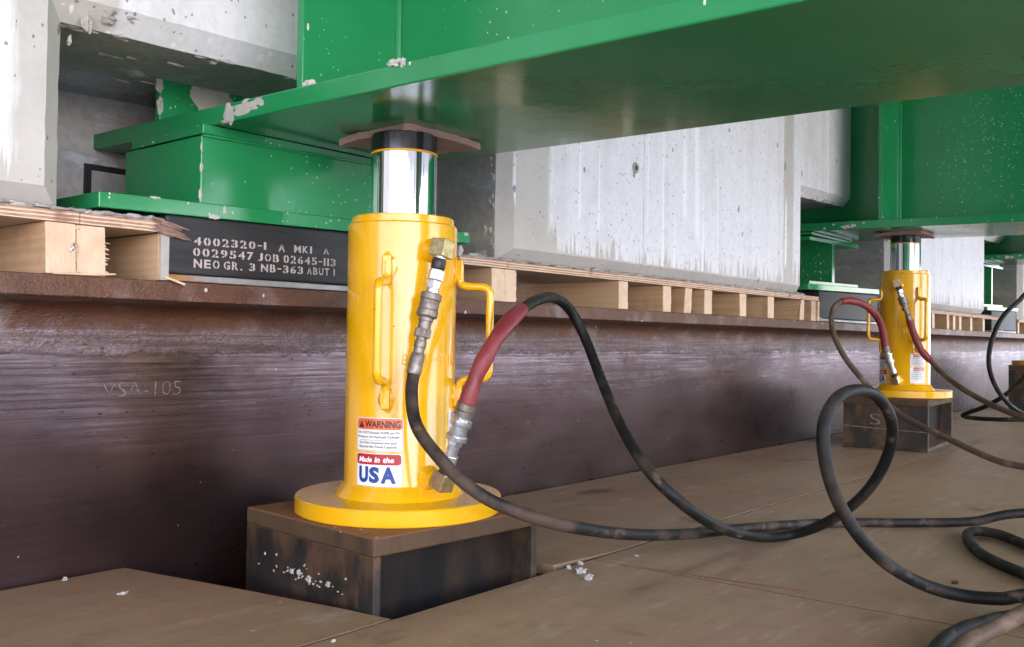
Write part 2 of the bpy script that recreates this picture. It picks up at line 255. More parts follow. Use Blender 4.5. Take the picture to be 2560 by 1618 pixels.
# ------------------------------------------------------------------ mesh helpers
class MB:
    def __init__(s): s.v = []; s.f = []
    def add(s, vs, fs):
        k = len(s.v); s.v += [tuple(p) for p in vs]; s.f += [tuple(i + k for i in f) for f in fs]; return s
    def box(s, x0, x1, y0, y1, z0, z1, sk=0.0):        # sk: rise per metre of x (cross fall)
        P = [(x, y, z + sk * x) for z in (z0, z1) for x, y in ((x0, y0), (x1, y0), (x1, y1), (x0, y1))]
        return s.add(P, [(0, 3, 2, 1), (4, 5, 6, 7), (0, 1, 5, 4), (1, 2, 6, 5), (2, 3, 7, 6), (3, 0, 4, 7)])
    def prism(s, prof, ax, a, b):                       # closed 2-D outline (ccw seen from +axis side) swept along an axis
        def P(u, v, t): return {'x': (t, u, v), 'y': (u, t, v), 'z': (u, v, t)}[ax]
        n = len(prof); vs_ = [P(u, v, a) for u, v in prof] + [P(u, v, b) for u, v in prof]
        fs = [(i, (i + 1) % n, n + (i + 1) % n, n + i) for i in range(n)] + [tuple(range(n - 1, -1, -1)), tuple(range(n, 2 * n))]
        return s.add(vs_, fs)
    def lathe(s, prof, n=64, M_=None):                  # prof: (r, z); axis z
        vs_ = []; fs = []; m = len(prof)
        for i in range(n):
            a = 2 * math.pi * i / n
            vs_ += [(r * math.cos(a), r * math.sin(a), z) for r, z in prof]
        for i in range(n):
            j = (i + 1) % n
            for k in range(m - 1): fs.append((i * m + k, j * m + k, j * m + k + 1, i * m + k + 1))
        if prof[0][0] > 1e-6: fs.append(tuple(i * m for i in range(n))[::-1])
        if prof[-1][0] > 1e-6: fs.append(tuple(i * m + m - 1 for i in range(n)))
        if M_: vs_ = [M_ @ Vector(p) for p in vs_]
        return s.add(vs_, fs)
    def tube(s, pts, r, n=14, cap=True, sub=7):
        P = spline(pts, sub); rad = r if callable(r) else (lambda t: r)
        m = len(P); T = [(P[min(i + 1, m - 1)] - P[max(i - 1, 0)]).normalized() for i in range(m)]
        ref = Vector((0, 0, 1)) if abs(T[0].z) < .9 else Vector((1, 0, 0)); N_ = (ref - T[0] * ref.dot(T[0])).normalized()
        vs_ = []
        for i in range(m):
            N_ = (N_ - T[i] * N_.dot(T[i])).normalized(); B = T[i].cross(N_); q = rad(i / (m - 1))
            vs_ += [P[i] + (N_ * math.cos(2 * math.pi * k / n) + B * math.sin(2 * math.pi * k / n)) * q for k in range(n)]
        fs = [(i * n + k, i * n + (k + 1) % n, (i + 1) * n + (k + 1) % n, (i + 1) * n + k) for i in range(m - 1) for k in range(n)]
        if cap: fs += [tuple(range(n))[::-1], tuple(range((m - 1) * n, m * n))]
        return s.add(vs_, fs)
    def blob(s, c, ex, ey, ez, seed=0, sub=3, rough=.35):  # lumpy ellipsoid; ex, ey, ez are its half axes
        bm = bmesh.new(); bmesh.ops.create_icosphere(bm, subdivisions=sub, radius=1)
        ex, ey, ez, c = map(Vector, (ex, ey, ez, c)); idx = {v: i for i, v in enumerate(bm.verts)}; vs_ = []
        for v in bm.verts:
            p = v.co; k = 1 + rough * mnoise.noise(p * 1.7 + Vector((seed * 3.1, seed, 0))) * 1.6 + rough * .5 * mnoise.noise(p * 5 + Vector((seed, 0, seed)))
            vs_.append(c + ex * p.x * k + ey * p.y * k + ez * p.z * k)
        s.add(vs_, [tuple(idx[v] for v in f.verts) for f in bm.faces]); bm.free(); return s
    def move(s, M_): s.v = [tuple(M_ @ Vector(p)) for p in s.v]; return s
    def shear(s, fn): s.v = [fn(*p) for p in s.v]; return s
    def build(s, name, mat, parent=None, bevel=0, smooth=None, seg=2):
        me = bpy.data.meshes.new(name); me.from_pydata(s.v, [], s.f); me.update()
        bm = bmesh.new(); bm.from_mesh(me); bmesh.ops.recalc_face_normals(bm, faces=bm.faces); bm.to_mesh(me); bm.free()
        me.materials.append(M[mat] if isinstance(mat, str) else mat)
        o = bpy.data.objects.new(name, me); COL.objects.link(o)
        if parent is not None: o.parent = parent
        if smooth:
            me.shade_smooth(); me.set_sharp_from_angle(angle=R(smooth))
        if bevel:
            b = o.modifiers.new("bevel", 'BEVEL'); b.width = bevel; b.segments = seg; b.limit_method = 'ANGLE'; b.angle_limit = R(40)
        return o
def spline(pts, sub=7):
    P = [Vector(p) for p in pts]
    if sub <= 1 or len(P) < 3: return P
    out = []
    for i in range(len(P) - 1):
        p0, p1, p2, p3 = P[max(i - 1, 0)], P[i], P[i + 1], P[min(i + 2, len(P) - 1)]
        for k in range(sub):
            t = k / sub
            out.append(.5 * ((2 * p1) + (p2 - p0) * t + (2 * p0 - 5 * p1 + 4 * p2 - p3) * t * t + (3 * p1 - p0 - 3 * p2 + p3) * t ** 3))
    return out + [P[-1]]
def tag(o, label=None, cat=None, group=None, kind=None):
    for k, v in (('label', label), ('category', cat), ('group', group), ('kind', kind)):
        if v: o[k] = v
    return o
def empty(name, loc=(0, 0, 0), rz=0):
    o = bpy.data.objects.new(name, None); COL.objects.link(o); o.location = loc; o.rotation_euler = (0, 0, rz); o.empty_display_size = .05
    return o
def copy_tree(o, parent=None):
    c = o.copy(); COL.objects.link(c)
    if parent is not None: c.parent = parent
    for ch in list(o.children): copy_tree(ch, c)
    return c
def text_mesh(body, thick=.0, bold=0.0, shear=0.0, spacing=1.0):
    cu = bpy.data.curves.new("lettering", 'FONT'); cu.body = body; cu.size = 1; cu.extrude = thick; cu.offset = bold; cu.shear = shear
    cu.space_character = spacing; cu.resolution_u = 3
    ob = bpy.data.objects.new("lettering", cu); COL.objects.link(ob)
    dg = bpy.context.evaluated_depsgraph_get(); me = bpy.data.meshes.new_from_object(ob.evaluated_get(dg))
    vs_ = [tuple(v.co) for v in me.vertices]; fs = [tuple(p.vertices) for p in me.polygons]
    bpy.data.objects.remove(ob); bpy.data.curves.remove(cu); bpy.data.meshes.remove(me)
    x0 = min(v[0] for v in vs_); x1 = max(v[0] for v in vs_); y0 = min(v[1] for v in vs_); y1 = max(v[1] for v in vs_)
    return [((x - x0) / (x1 - x0), (y - y0) / (y1 - y0), z) for x, y, z in vs_], fs, (x1 - x0) / (y1 - y0)

# ------------------------------------------------------------------ measures (metres, camera at the origin)
FLOOR = -.337
GX = [.948, 3.256, 5.564]             # girder centre lines
DZ = [0.0, .0745, .149]               # each girder sits a little higher than the last
GRADE = .018
YF = 1.170                            # front edge of the rusty beam, forms and bearings

# ------------------------------------------------------------------ setting
tag(MB().add([(-900, -900, -2.6), (900, -900, -2.6), (900, 900, -2.6), (-900, 900, -2.6)], [(0, 1, 2, 3)]).build('ground', 'ground'), kind='structure')
tag(MB().box(-1.3, 16, -.60, 1.285, -.52, -.418).build('lower_floor', 'floor'), kind='structure')
tag(MB().box(-3.2, 16, -2.2, 2.6, 1.27, 1.50, .0323).build('bridge_deck', 'deck'), kind='structure')

def mound(x, y, rx, ry, h, z0):
    n_ = 40; V = []; F_ = []
    for i in range(n_ + 1):
        for k in range(n_ + 1):
            u, v = -1 + 2 * i / n_, -1 + 2 * k / n_; q = max(0, 1 - (u * u) ** 1.6 - (v * v) ** 1.6)
            V.append((x + u * rx, y + v * ry, z0 + h * q ** .6 * (1 + .25 * mnoise.noise(Vector((u * 3, v * 3, 1)))) - .02))
    for i in range(n_):
        for k in range(n_): a = i * (n_ + 1) + k; F_.append((a, a + n_ + 1, a + n_ + 2, a + 1))
    return MB().add(V, F_).build('reflection_blocker', 'blocker', smooth=80)
tag(mound(2.1, -4.6, 1.5, 1.3, 2.9, -2.6), kind='structure')  # unseen mound added behind the camera to darken the beam web's reflection

# ------------------------------------------------------------------ plywood floor panels
def panel(poly, label):
    o = MB().prism(poly, 'z', FLOOR - .018, FLOOR).build('floor_panel', 'floor', bevel=.0004, seg=1)
    return tag(o, label, 'floor panel', 'plywood floor panels')
panel([(-1.25, .8245), (.773, .8245), (.762, .90), (.735, 1.04), (.683, 1.288), (-1.25, 1.288)], 'brown plywood floor panel with a slanted cut end left of the near steel block')
panel([(-1.25, -.55), (1.2455, -.55), (1.190, .8205), (-1.25, .8205)], 'brown plywood floor panel in the bottom foreground below the near steel block')
panel([(1.2495, -.55), (3.30, -.55), (3.30, .8205), (1.194, .8205)], 'brown plywood floor panel under the big standing hose loop')
panel([(1.118, .8425), (1.26, .8265), (2.95, .8245), (2.95, 1.288), (1.118, 1.288)], 'brown plywood floor panel along the rusty beam between the two steel blocks')
panel([(2.953, .8245), (5.2, .8245), (5.2, 1.288), (2.953, 1.288)], 'brown plywood floor panel under the second steel block')
panel([(3.303, -.55), (5.8, -.55), (5.8, .8205), (3.303, .8205)], 'brown plywood floor panel at the far right under the thin hoses')
panel([(5.203, .8245), (9, .8245), (9, 1.288), (5.203, 1.288)], 'farthest brown plywood floor panel beneath the third steel block')
jn = MB().box(-1.25, .775, .8203, .8247, FLOOR - .017, FLOOR - .0005).box(1.118, 9, .8203, .8247, FLOOR - .017, FLOOR - .0005).box(2.9498, 2.9532, .825, 1.288, FLOOR - .017, FLOOR - .0005)
jn.prism([(1.2453, -.55), (1.2497, -.55), (1.1942, .8203), (1.1898, .8203)], 'z', FLOOR - .017, FLOOR - .0005)
tag(jn.build('floor_joint', 'seam_dark'), kind='structure')
o = MB().prism([(1.188, .765), (1.2135, .602), (1.2355, .50), (1.2375, .50), (1.2165, .602), (1.1905, .765)], 'z', FLOOR + .0004, FLOOR + .0012).build('chalk_line', 'seam_red')
tag(o, 'thin red chalk line snapped across the brown plywood floor', 'chalk line')

# ------------------------------------------------------------------ rusty steel beam
def fillet(cx, cz, r, a0, a1, n=6): return [(cx + r * math.cos(R(a0 + (a1 - a0) * i / n)), cz + r * math.sin(R(a0 + (a1 - a0) * i / n))) for i in range(n + 1)]
W0, W1 = 1.295, 1.311
prof = [(YF, .0725), (YF, .0455), (1.262, .0425)] + fillet(W0 - .030, .0125, .030, 90, 0) + [(W0, -.565)] + fillet(W0 - .03, -.595, .03, 0, -90) + [(YF, -.628), (YF, -.655), (1.436, -.655), (1.436, -.628), (W1 + .03, -.625), (W1, -.595), (W1, .0125), (W1 + .03, .0425), (1.436, .0455), (1.436, .0725)]
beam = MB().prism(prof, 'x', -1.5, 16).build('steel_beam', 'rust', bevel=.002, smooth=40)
tag(beam, 'long rusty brown steel beam with wide top flange below the timber forms', 'steel beam')
def flat_text(body, x0, z0, w, h, y, slope=0, **k):         # lettering on a face that looks towards -y
    V, F_, _ = text_mesh(body, **k); return MB().add([(x0 + u * w, y - t, z0 + v * h + slope * u * w) for u, v, t in V], F_)
flat_text('VSA-105', .6487, -.0905, .122, .0205, W0 - .0006, -.004, thick=.0003, bold=-.022).build('stamped_lettering', 'stamp', beam)

# ------------------------------------------------------------------ concrete end wall with girder pockets
CB, SOF = .153, .407
def comb(ins):                                              # front outline in x-z, inset by ins from every free edge
    pts = [(-1.5, CB + ins)]
    for gx, dz in zip(GX + [7.872], DZ + [.2235]):
        l, r_ = gx - .413, gx + .437
        pts += [(l - ins, CB + ins), (l - ins, SOF + dz + ins - .012), (r_ + ins, SOF + dz + ins + .012), (r_ + ins, CB + ins)]
    return pts + [(16, CB + ins), (16, 1.262), (-1.5, 1.262)]
CH = .027
def subdiv(a, b, n): return [(a[0] + (b[0] - a[0]) * i / n, a[1] + (b[1] - a[1]) * i / n) for i in range(n)]
def dense(c):
    out = []
    for i, p in enumerate(c):
        q = c[(i + 1) % len(c)]; L = math.hypot(q[0] - p[0], q[1] - p[1]); out.append((p, q, 1 if L > 5 or i > len(c) - 4 else max(1, int(L / .02))))
    return out
A, B_ = comb(CH), comb(0)
dA = dense(A); fa = []; fb = []
rng = random.Random(4)
for (p, q, n), (p2, q2, _) in zip(dA, dense(B_)):
    for (u, v) in subdiv(p, q, n): fa.append((u + rng.uniform(-.0006, .0006) * (n > 1), v + rng.uniform(-.0006, .0006) * (n > 1)))
    for (u, v) in subdiv(p2, q2, n): fb.append((u + rng.uniform(-.0009, .0009) * (n > 1), v + rng.uniform(-.0005, .0005) * (n > 1)))
n = len(fa)
wall = MB().add([(u, YF + .002, v) for u, v in fa] + [(u, YF + .002 + CH, v) for u, v in fb], [(i, (i + 1) % n, n + (i + 1) % n, n + i) for i in range(n)] + [tuple(range(n))]).build('concrete_wall', 'concrete')
tag(wall, 'pale cast concrete end wall with bug holes, drips and a pocket round each girder end', 'concrete wall')
pk = MB().add([(u, YF + .002 + CH, v) for u, v in fb] + [(u, 1.56, v) for u, v in fb], [(i, (i + 1) % n, n + (i + 1) % n, n + i) for i in range(n)])
pk.box(-1.5, 16, 1.555, 2.0, -.2, 1.265).build('pocket_lining', 'pocket', wall)
def tie_hole(x, z, r=.0085):
    m = Matrix.Translation((x, YF, z)) @ Matrix.Rotation(R(90), 4, 'X')
    h = MB().lathe([(r * .55, -.003), (r * .62, .0012), (r, .0022), (r * 1.22, .0005), (r * 1.25, -.003)], 28, m).build('tie_hole', 'grout', wall, smooth=50)
    MB().lathe([(0.0001, .0009), (r * .6, .0009), (r * .6, -.001)], 24, m).build('hole_plug', 'plug_black', h)
tie_hole(1.853, .4046, .0105); tie_hole(4.17, .47, .011)
# cold joint cracks, grout lips and mortar lumps left on the wall
def lumps(name, mat, parent, items, seed=0):
    if len(items) <= 12:
        for i, (c, a, b, d, rg) in enumerate(items): MB().blob(c, a, b, d, seed + i, 3, rg).build(name, mat, parent, smooth=60)
        return
    mb = MB()
    for i, (c, a, b, d, rg) in enumerate(items): mb.blob(c, a, b, d, seed + i, 2 if max(Vector(a).length, Vector(d).length) < .02 else 3, rg)
    return tag(mb.build(name, mat, parent, smooth=60), kind='stuff')
rng = random.Random(9)
it = []
for gx, dz in zip(GX[:2], DZ):
    for k in range(26):
        x = gx - .41 + .84 * rng.random(); s_ = rng.uniform(.0025, .006)
        it.append(((x, YF + .03 + rng.uniform(-.004, .014), SOF + dz - .001 + (x - gx) * .028), (s_ * rng.uniform(1, 3), 0, 0), (0, s_, 0), (0, 0, s_ * .45), .5))
    for k in range(20):
        z = CB + .02 + rng.random() * .24 + dz * .5; s_ = rng.uniform(.0025, .006)
        it.append(((gx + .437 - .001, YF + .032 + rng.uniform(0, .012), z), (s_ * .4, 0, 0), (0, s_, 0), (0, 0, s_ * 1.4), .5))
it += [((1.382, 1.225, .215), (.004, 0, 0), (0, .007, 0), (0, 0, .010), .6), ((1.384, 1.24, .17), (.005, 0, 0), (0, .018, 0), (0, 0, .008), .6), ((1.305, 1.185, .1555), (.03, 0, 0), (0, .012, 0), (0, 0, .005), .5), ((1.263, 1.180, .163), (.007, 0, 0), (0, .008, 0), (0, 0, .012), .3)]
lumps('mortar_lump', 'mortar', wall, it, 30)
# peeled flakes and drips under the first soffit
it = [((.60 + .26 * rng.random(), 1.24 + .26 * rng.random(), SOF - .011), (rng.uniform(.005, .014), 0, 0), (0, rng.uniform(.003, .006), 0), (0, 0, .0014), .7) for _ in range(12)]
it += [((.72, 1.36, SOF - .008), (.03, .004, 0), (0, .013, 0), (0, 0, .003), .6), ((.548, 1.20, .375), (.003, 0, 0), (0, .004, 0), (0, 0, .006), .6)]
lumps('plaster_flake', 'mortar', wall, it, 70)
bx = [((.640, YF + .014, .430), (.012, 0, 0), (0, .007, 0), (0, 0, .009), .5), ((.615, YF + .016, .422), (.014, 0, 0), (0, .008, 0), (0, 0, .008), .6), ((.588, YF + .016, .415), (.012, 0, 0), (0, .009, 0), (0, 0, .009), .6), ((.563, YF + .018, .403), (.006, 0, 0), (0, .007, 0), (0, 0, .014), .5)]
MB().box(.7385, .7495, 1.549, 1.5555, .19, .285).box(.7495, .90, 1.549, 1.5555, .276, .285).build('dark_frame', 'plug_black', wall)
lumps('broken_edge', 'grout', wall, bx, 11)

# ------------------------------------------------------------------ timber forms on the beam
def formwork(x0, x1, joists, plys, label, seed, lip=None):
    rg = random.Random(seed); t = tag(empty('timber_formwork', (0, 0, 0)), label, 'formwork', 'timber forms under the concrete wall')
    for (a, b, *w) in joists:
        tilt = w[0] if w else rg.uniform(-.035, .035); y0 = YF + rg.uniform(0.0008, .009)
        MB().box(a, b, y0, 1.60, .0732, .1372).shear(lambda x, y, z: (x + tilt * (z - .105), y, z)).build('joist', 'lumber', t, bevel=.0012)
        mb = MB()                                           # torn saw splinters on the right-hand edge of the end grain
        for k in range(9):
            z = .075 + .060 * rg.random(); L = rg.uniform(.0015, .006)
            mb.blob((b + tilt * (z - .105) + L * .35, y0 + .002, z), (L, 0, -L * .25), (0, .0012, 0), (0, 0, rg.uniform(.0008, .0018)), k, 1, .5)
        tag(mb.build('torn_edge', 'lumber', t), kind='stuff')
    for a, b in plys:
        n_ = max(2, int((b - a) / .012)); lo = [(a + (b - a) * i / n_) for i in range(n_ + 1)]
        MB().box(a, b, YF + .0003, 1.548, .1378, .1522).build('plywood_sheet', 'ply', t, bevel=.0007)
    rg2 = random.Random(seed + 5)
    if lip:
        it = []
        x = lip[0]
        while x < lip[1]:
            s_ = rg2.uniform(.006, .018)
            it.append(((x, YF + .006, .1545 + rg2.uniform(-.001, .0015)), (s_, 0, 0), (0, .0075, 0), (0, 0, rg2.uniform(.002, .0042)), .45)); x += s_ * 1.15
        lumps('grout_lip', 'grout', t, it, seed)
    return t
J = lambda *a: list(a)
fw1 = formwork(-1, .66, [(-.45, -.412), (-.05, -.012), (.20, .238), (.5120, .5495), (.5515, .5895), (.664, .675)], [(-1.3, .5522), (.5532, .661)], 'timber form of plywood on pale end-grain joists at left, with a frayed broken right end', 3, (.0, .66))
mb = MB(); rng = random.Random(21)
for k in range(26):                                         # frayed veneers of the broken end
    z = .136 + .017 * rng.random(); L = rng.uniform(.010, .027)
    mb.blob((.658 + L * .7, YF - .0015 - .004 * rng.random(), z - L * .12), (L, 0, -L * .22), (0, .0025, 0), (0, 0, .0012), k, 2, .35)
mb.build('frayed_veneer', 'fibre', fw1)
MB().box(.662, .6745, YF - .0012, YF + .0006, .0735, .136).build('sawn_board_end', 'grout', fw1)
MB().tube([(.668, YF - .001, .078), (.680, YF - .006, .0735), (.694, YF - .010, .068)], .0018, 6, sub=3).build('splinter', 'lumber', fw1)
MB().tube([(.520, YF - .0015, .0735), (.57, YF - .003, .0745), (.60, YF - .001, .077)], .0013, 6, sub=3).build('splinter', 'lumber', fw1)
MB().tube([(.541, YF - .001, .103), (.5435, YF - .004, .107), (.5445, YF - .002, .1125)], .0014, 6, sub=3).build('bent_nail', 'zinc', fw1)
MB().tube([(.405, 1.19, .112), (.435, 1.2, .098), (.47, 1.215, .084)], .0022, 6, sub=3).build('lath_stick', 'lumber', fw1)
fw2 = formwork(1.26, 3.0, [(1.353, 1.3905), (1.3925, 1.430), (1.794, 1.832), (1.998, 2.037), (2.102, 2.138, .10), (2.205, 2.247), (2.408, 2.448), (2.599, 2.641), (2.828, 2.860), (2.927, 2.964), (2.966, 3.004)], [(1.255, 1.3905), (1.3915, 2.1590), (2.1600, 2.8295), (2.8305, 2.967)], 'long timber form of plywood on sawn joists between the two yellow jacks', 14, (1.30, 2.85))
MB().tube([(2.822, YF - .002, .140), (2.806, YF - .003, .115), (2.79, YF - .002, .077)], .0011, 6, sub=3).build('loose_wire', 'plug_black', fw2)
fw3 = formwork(3.6, 5.5, [(3.70, 3.738), (4.03, 4.068), (4.236, 4.272), (4.46, 4.498), (4.59, 4.628), (4.694, 4.732), (4.895, 4.934), (5.108, 5.146), (5.35, 5.39), (5.452, 5.49), (5.492, 5.53)], [(3.62, 4.62), (4.621, 5.53)], 'timber form behind and right of the second yellow jack', 25, (3.7, 5.3))
fw4 = formwork(5.9, 8, [(5.935, 5.973), (6.2, 6.238), (6.5, 6.538), (6.8, 6.838)], [(5.92, 8.0)], 'farthest timber form at the right edge beyond the looping black hose', 36)

# ------------------------------------------------------------------ bearings: shim, rubber pad, green pedestal
def bearing(i, stencil):
    gx, dz = GX[i], DZ[i]
    which = ['left', 'second', 'third'][i]
    s_ = MB().box(gx - .275, gx + .285, YF + .001, 1.425, .0735, .0825).build('shim_plate', 'shim', bevel=.0012)
    tag(s_, ['grey steel shim plate with rusty corner under the stencilled black pad', 'grey steel shim plate under the plain black pad left of the second jack', 'grey steel shim plate under the farthest black pad'][i], 'shim plate', 'steel shims on the rusty beam')
    p = MB().box(-.277, .283, YF + .0015, 1.42, .0832, .1690 + .010 * i).shear(lambda x, y, z: (x + gx, y, z + (x * .0215 if z > .1 else 0))).build('bearing_pad', 'neoprene', bevel=.004, seg=3)
    tag(p, ['black rubber bearing pad with three lines of white stencilled numbers', 'black rubber bearing pad between timber forms left of the second jack', 'farthest black rubber bearing pad at the right edge'][i], 'bearing pad', 'rubber bearing pads')
    if stencil:
        y = YF + .0012; mb = MB()
        for tx, x0, x1, z0, h, sl in (('4002320-1', .7133, .8325, .1252, .0115, .022), ('A', .8545, .8665, .1276, .0110, .022), ('MK1', .8835, .9175, .1284, .0112, .022), ('A', .9400, .9510, .1300, .0105, .022),
                                      ('0029547', .7120, .8105, .1096, .0118, .012), ('JOB', .8185, .8560, .1106, .0116, .012), ('02645-113', .8640, .9650, .1110, .0120, .012),
                                      ('NEO', .7133, .7540, .0935, .0122, .012), ('GR.', .7610, .7920, .0941, .0118, .012), ('3', .8040, .8140, .0946, .0116, .012), ('NB-363', .8240, .9010, .0950, .0118, .010), ('ABUT', .9090, .9520, .0964, .0114, .010), ('1', .9610, .9635, .0970, .0112, .010)):
            n_ = len(tx); ws = [.34 if c in '1.' else .62 if c == '-' else .72 if c == 'J' else 1.12 if c in 'MN' else .92 for c in tx]; gap = .30
            tot = sum(ws) + gap * (n_ - 1); x = x0; k = (x1 - x0) / tot
            for c, w_ in zip(tx, ws):
                V, F_, _ = text_mesh(c, bold=.028); w2 = w_ * k; hh = h; zz = z0 + sl * (x - x0)
                if c == '-': hh = h * .16; zz += h * .42
                if c == '.': hh = h * .2
                bm = bmesh.new(); vs_ = [bm.verts.new(v) for v in V]; [bm.faces.new([vs_[q] for q in f]) for f in F_]
                if c in '0236895OBGRDA4':                    # the bridges a stencil leaves in closed figures
                    for cx in ((.43, .57) if c not in 'BRG4' else (.36, .48)):
                        bmesh.ops.bisect_plane(bm, geom=bm.verts[:] + bm.edges[:] + bm.faces[:], plane_co=(cx, 0, 0), plane_no=(1, 0, 0))
                    lo, hi = (.43, .57) if c not in 'BRG4' else (.36, .48)
                    bmesh.ops.delete(bm, geom=[f for f in bm.faces if lo < f.calc_center_median().x < hi], context='FACES')
                bm.verts.index_update()
                mb.add([(x + v.co.x * w2, y, zz + v.co.y * hh) for v in bm.verts], [tuple(v.index for v in f.verts) for f in bm.faces]); bm.free()
                x += w2 + gap * k
        mb.build('stencil_lettering', 'stencil', p)
    ped = tag(empty('bearing_pedestal', (gx, 0, 0)), ['green painted steel box pedestal under the end of the near girder', 'green painted steel stub pedestal of I shape under the second girder', 'green painted steel stub pedestal under the farthest girder'][i], 'pedestal', 'green pedestals on the bearing pads')
    MB().box(-.372, .334, YF, 1.43, .1698 + .010 * i, .1905 + .010 * i - .0015 * (i > 0), .0215).build('base_plate', 'green', ped, bevel=.0015)
    st = .301 + dz                                          # underside of the girder flange here
    if i == 0:
        MB().box(-.215, .210, 1.190, 1.405, .1912, .2895, .0215).build('box_stub', 'green', ped, bevel=.0015)
        MB().box(-.208, .203, 1.198, 1.40, .2900, .3038, .0).build('sole_plate', 'green', ped, bevel=.001)
        MB().tube([(-.214, 1.1885, .2845), (.2, 1.1885, .2935)], .0022, 6, sub=1).build('weld_bead', 'green', ped)
        lumps('mortar_chip', 'mortar', ped, [((-.2145, 1.1900, .238), (.0022, 0, 0), (0, .0012, 0), (0, 0, .0062), .4), ((-.2150, 1.190, .200), (.0026, 0, 0), (0, .0014, 0), (0, 0, .0085), .5), ((-.2145, 1.190, .268), (.0014, 0, 0), (0, .001, 0), (0, 0, .006), .5),
              ((-.295, YF + .0002, .1835), (.006, 0, 0), (0, .0006, 0), (0, 0, .0014), .5), ((-.205, YF + .0002, .1675), (.0090, 0, 0), (0, .0008, 0), (0, 0, .0034), .3), ((-.188, YF + .0002, .179), (.0026, 0, 0), (0, .0006, 0), (0, 0, .0050), .4), ((.322, YF + .0002, .1935), (.0065, 0, 0), (0, .0006, 0), (0, 0, .0030), .4)], 3)
    else:
        zb_ = .2004 + .010 * (i - 1)
        MB().box(-.230, .230, 1.226, 1.44, zb_, zb_ + .0150, .0215).build('stub_flange', 'green', ped, bevel=.001)
        MB().box(-.230, .230, 1.226, 1.44, st - .0245, st - .0115, .0215).build('stub_flange', 'green', ped, bevel=.001)
        MB().box(-.012, .012, 1.232, 1.44, zb_ + .0145, st - .0240).build('stub_web', 'green', ped, bevel=.001)
        MB().box(-.19, .19, 1.236, 1.43, st - .0070, st + .0030).build('sole_plate', 'green', ped, bevel=.001)
for i in range(3): bearing(i, i == 0)

# ------------------------------------------------------------------ green girders
def girder(i):
    gx, dz = GX[i], DZ[i]; zb = .3005 + dz
    g = tag(empty('steel_girder', (gx, 0, 0)), ['near green steel bridge girder with glossy underside resting on the near jack', 'second green steel bridge girder above the far jack at right', 'farthest green steel girder end at the right edge'][i], 'girder', 'green bridge girders')
    gr = lambda x, y, z: (x, y, z + GRADE * (y - .985))
    y1 = 1.557; y0 = -2.15
    MB().box(-.1935, .1935, y0, y1, zb, zb + .0265).shear(gr).build('bottom_flange', 'green', g, bevel=.0022)
    MB().box(-.007, .007, y0, y1, zb + .0265, 1.22 + dz).shear(gr).build('web', 'green', g)
    MB().box(-.15, .15, y0, y1, 1.22 + dz, 1.245 + dz).shear(gr).build('top_flange', 'green', g)
    for s_ in (-1, 1):
        MB().box(*sorted((s_ * .181, s_ * .0075)), 1.006, 1.019, zb + .0268, 1.219 + dz).shear(gr).build('stiffener', 'green', g, bevel=.0012)
        MB().box(*sorted((s_ * .181, s_ * .0075)), 1.366, 1.380, zb + .0268, 1.219 + dz).shear(gr).build('stiffener', 'green', g, bevel=.0012)
        MB().tube([(s_ * .010, 1.0045, zb + .03), (s_ * .010, 1.0045, .8 + dz)], .0050, 8, sub=1).build('weld_bead', 'green', g)
    e = -.1935
    if i == 0:
        lumps('mortar_splash', 'grout', g, [((-.183, 1.3655, zb + .098), (.006, 0, 0), (0, .004, 0), (0, 0, .016), .5), ((-.085, 1.3645, zb + .085), (.032, 0, 0), (0, .0016, 0), (0, 0, .030), .5), ((-.105, 1.3645, zb + .060), (.008, 0, 0), (0, .0014, 0), (0, 0, .030), .4), ((-.060, 1.3645, zb + .055), (.024, 0, 0), (0, .0014, 0), (0, 0, .020), .6), ((-.11, 1.365, zb + .105), (.02, 0, 0), (0, .002, 0), (0, 0, .006), .5),
            ((-.181, 1.3665, zb + .06), (.004, 0, 0), (0, .003, 0), (0, 0, .012), .6), ((e, 1.118, zb + .018), (.0012, 0, 0), (0, .030, 0), (0, 0, .008), .7), ((e, 1.155, zb + .014), (.0013, 0, 0), (0, .012, 0), (0, 0, .012), .6), ((e, 1.085, zb + .020), (.001, 0, 0), (0, .012, 0), (0, 0, .005), .7), ((e - .001, 1.16, zb + .0035), (.003, 0, 0), (0, .012, 0), (0, 0, .0025), .5)], 50)
        lumps('mortar_splash', 'mortar', g, [((e + .002, .815, zb + .025), (.004, 0, 0), (0, .012, 0), (0, 0, .0045), .6), ((e + .001, .80, zb + .0225), (.002, 0, 0), (0, .004, 0), (0, 0, .006), .6), ((-.188, .985, zb + .0285), (.004, 0, 0), (0, .009, 0), (0, 0, .005), .6)], 60)
    else:
        lumps('mortar_splash', 'mortar', g, [((e, y_, zb + z_), (.0010, 0, 0), (0, a_, 0), (0, 0, b_), .7) for y_, z_, a_, b_ in ((1.06, .020, .004, .003), (1.095, .014, .007, .005), (1.118, .012, .013, .006), (1.16, .021, .005, .0025), (1.19, .010, .004, .003))], 80 + i)
    return g
for i in range(3): girder(i)

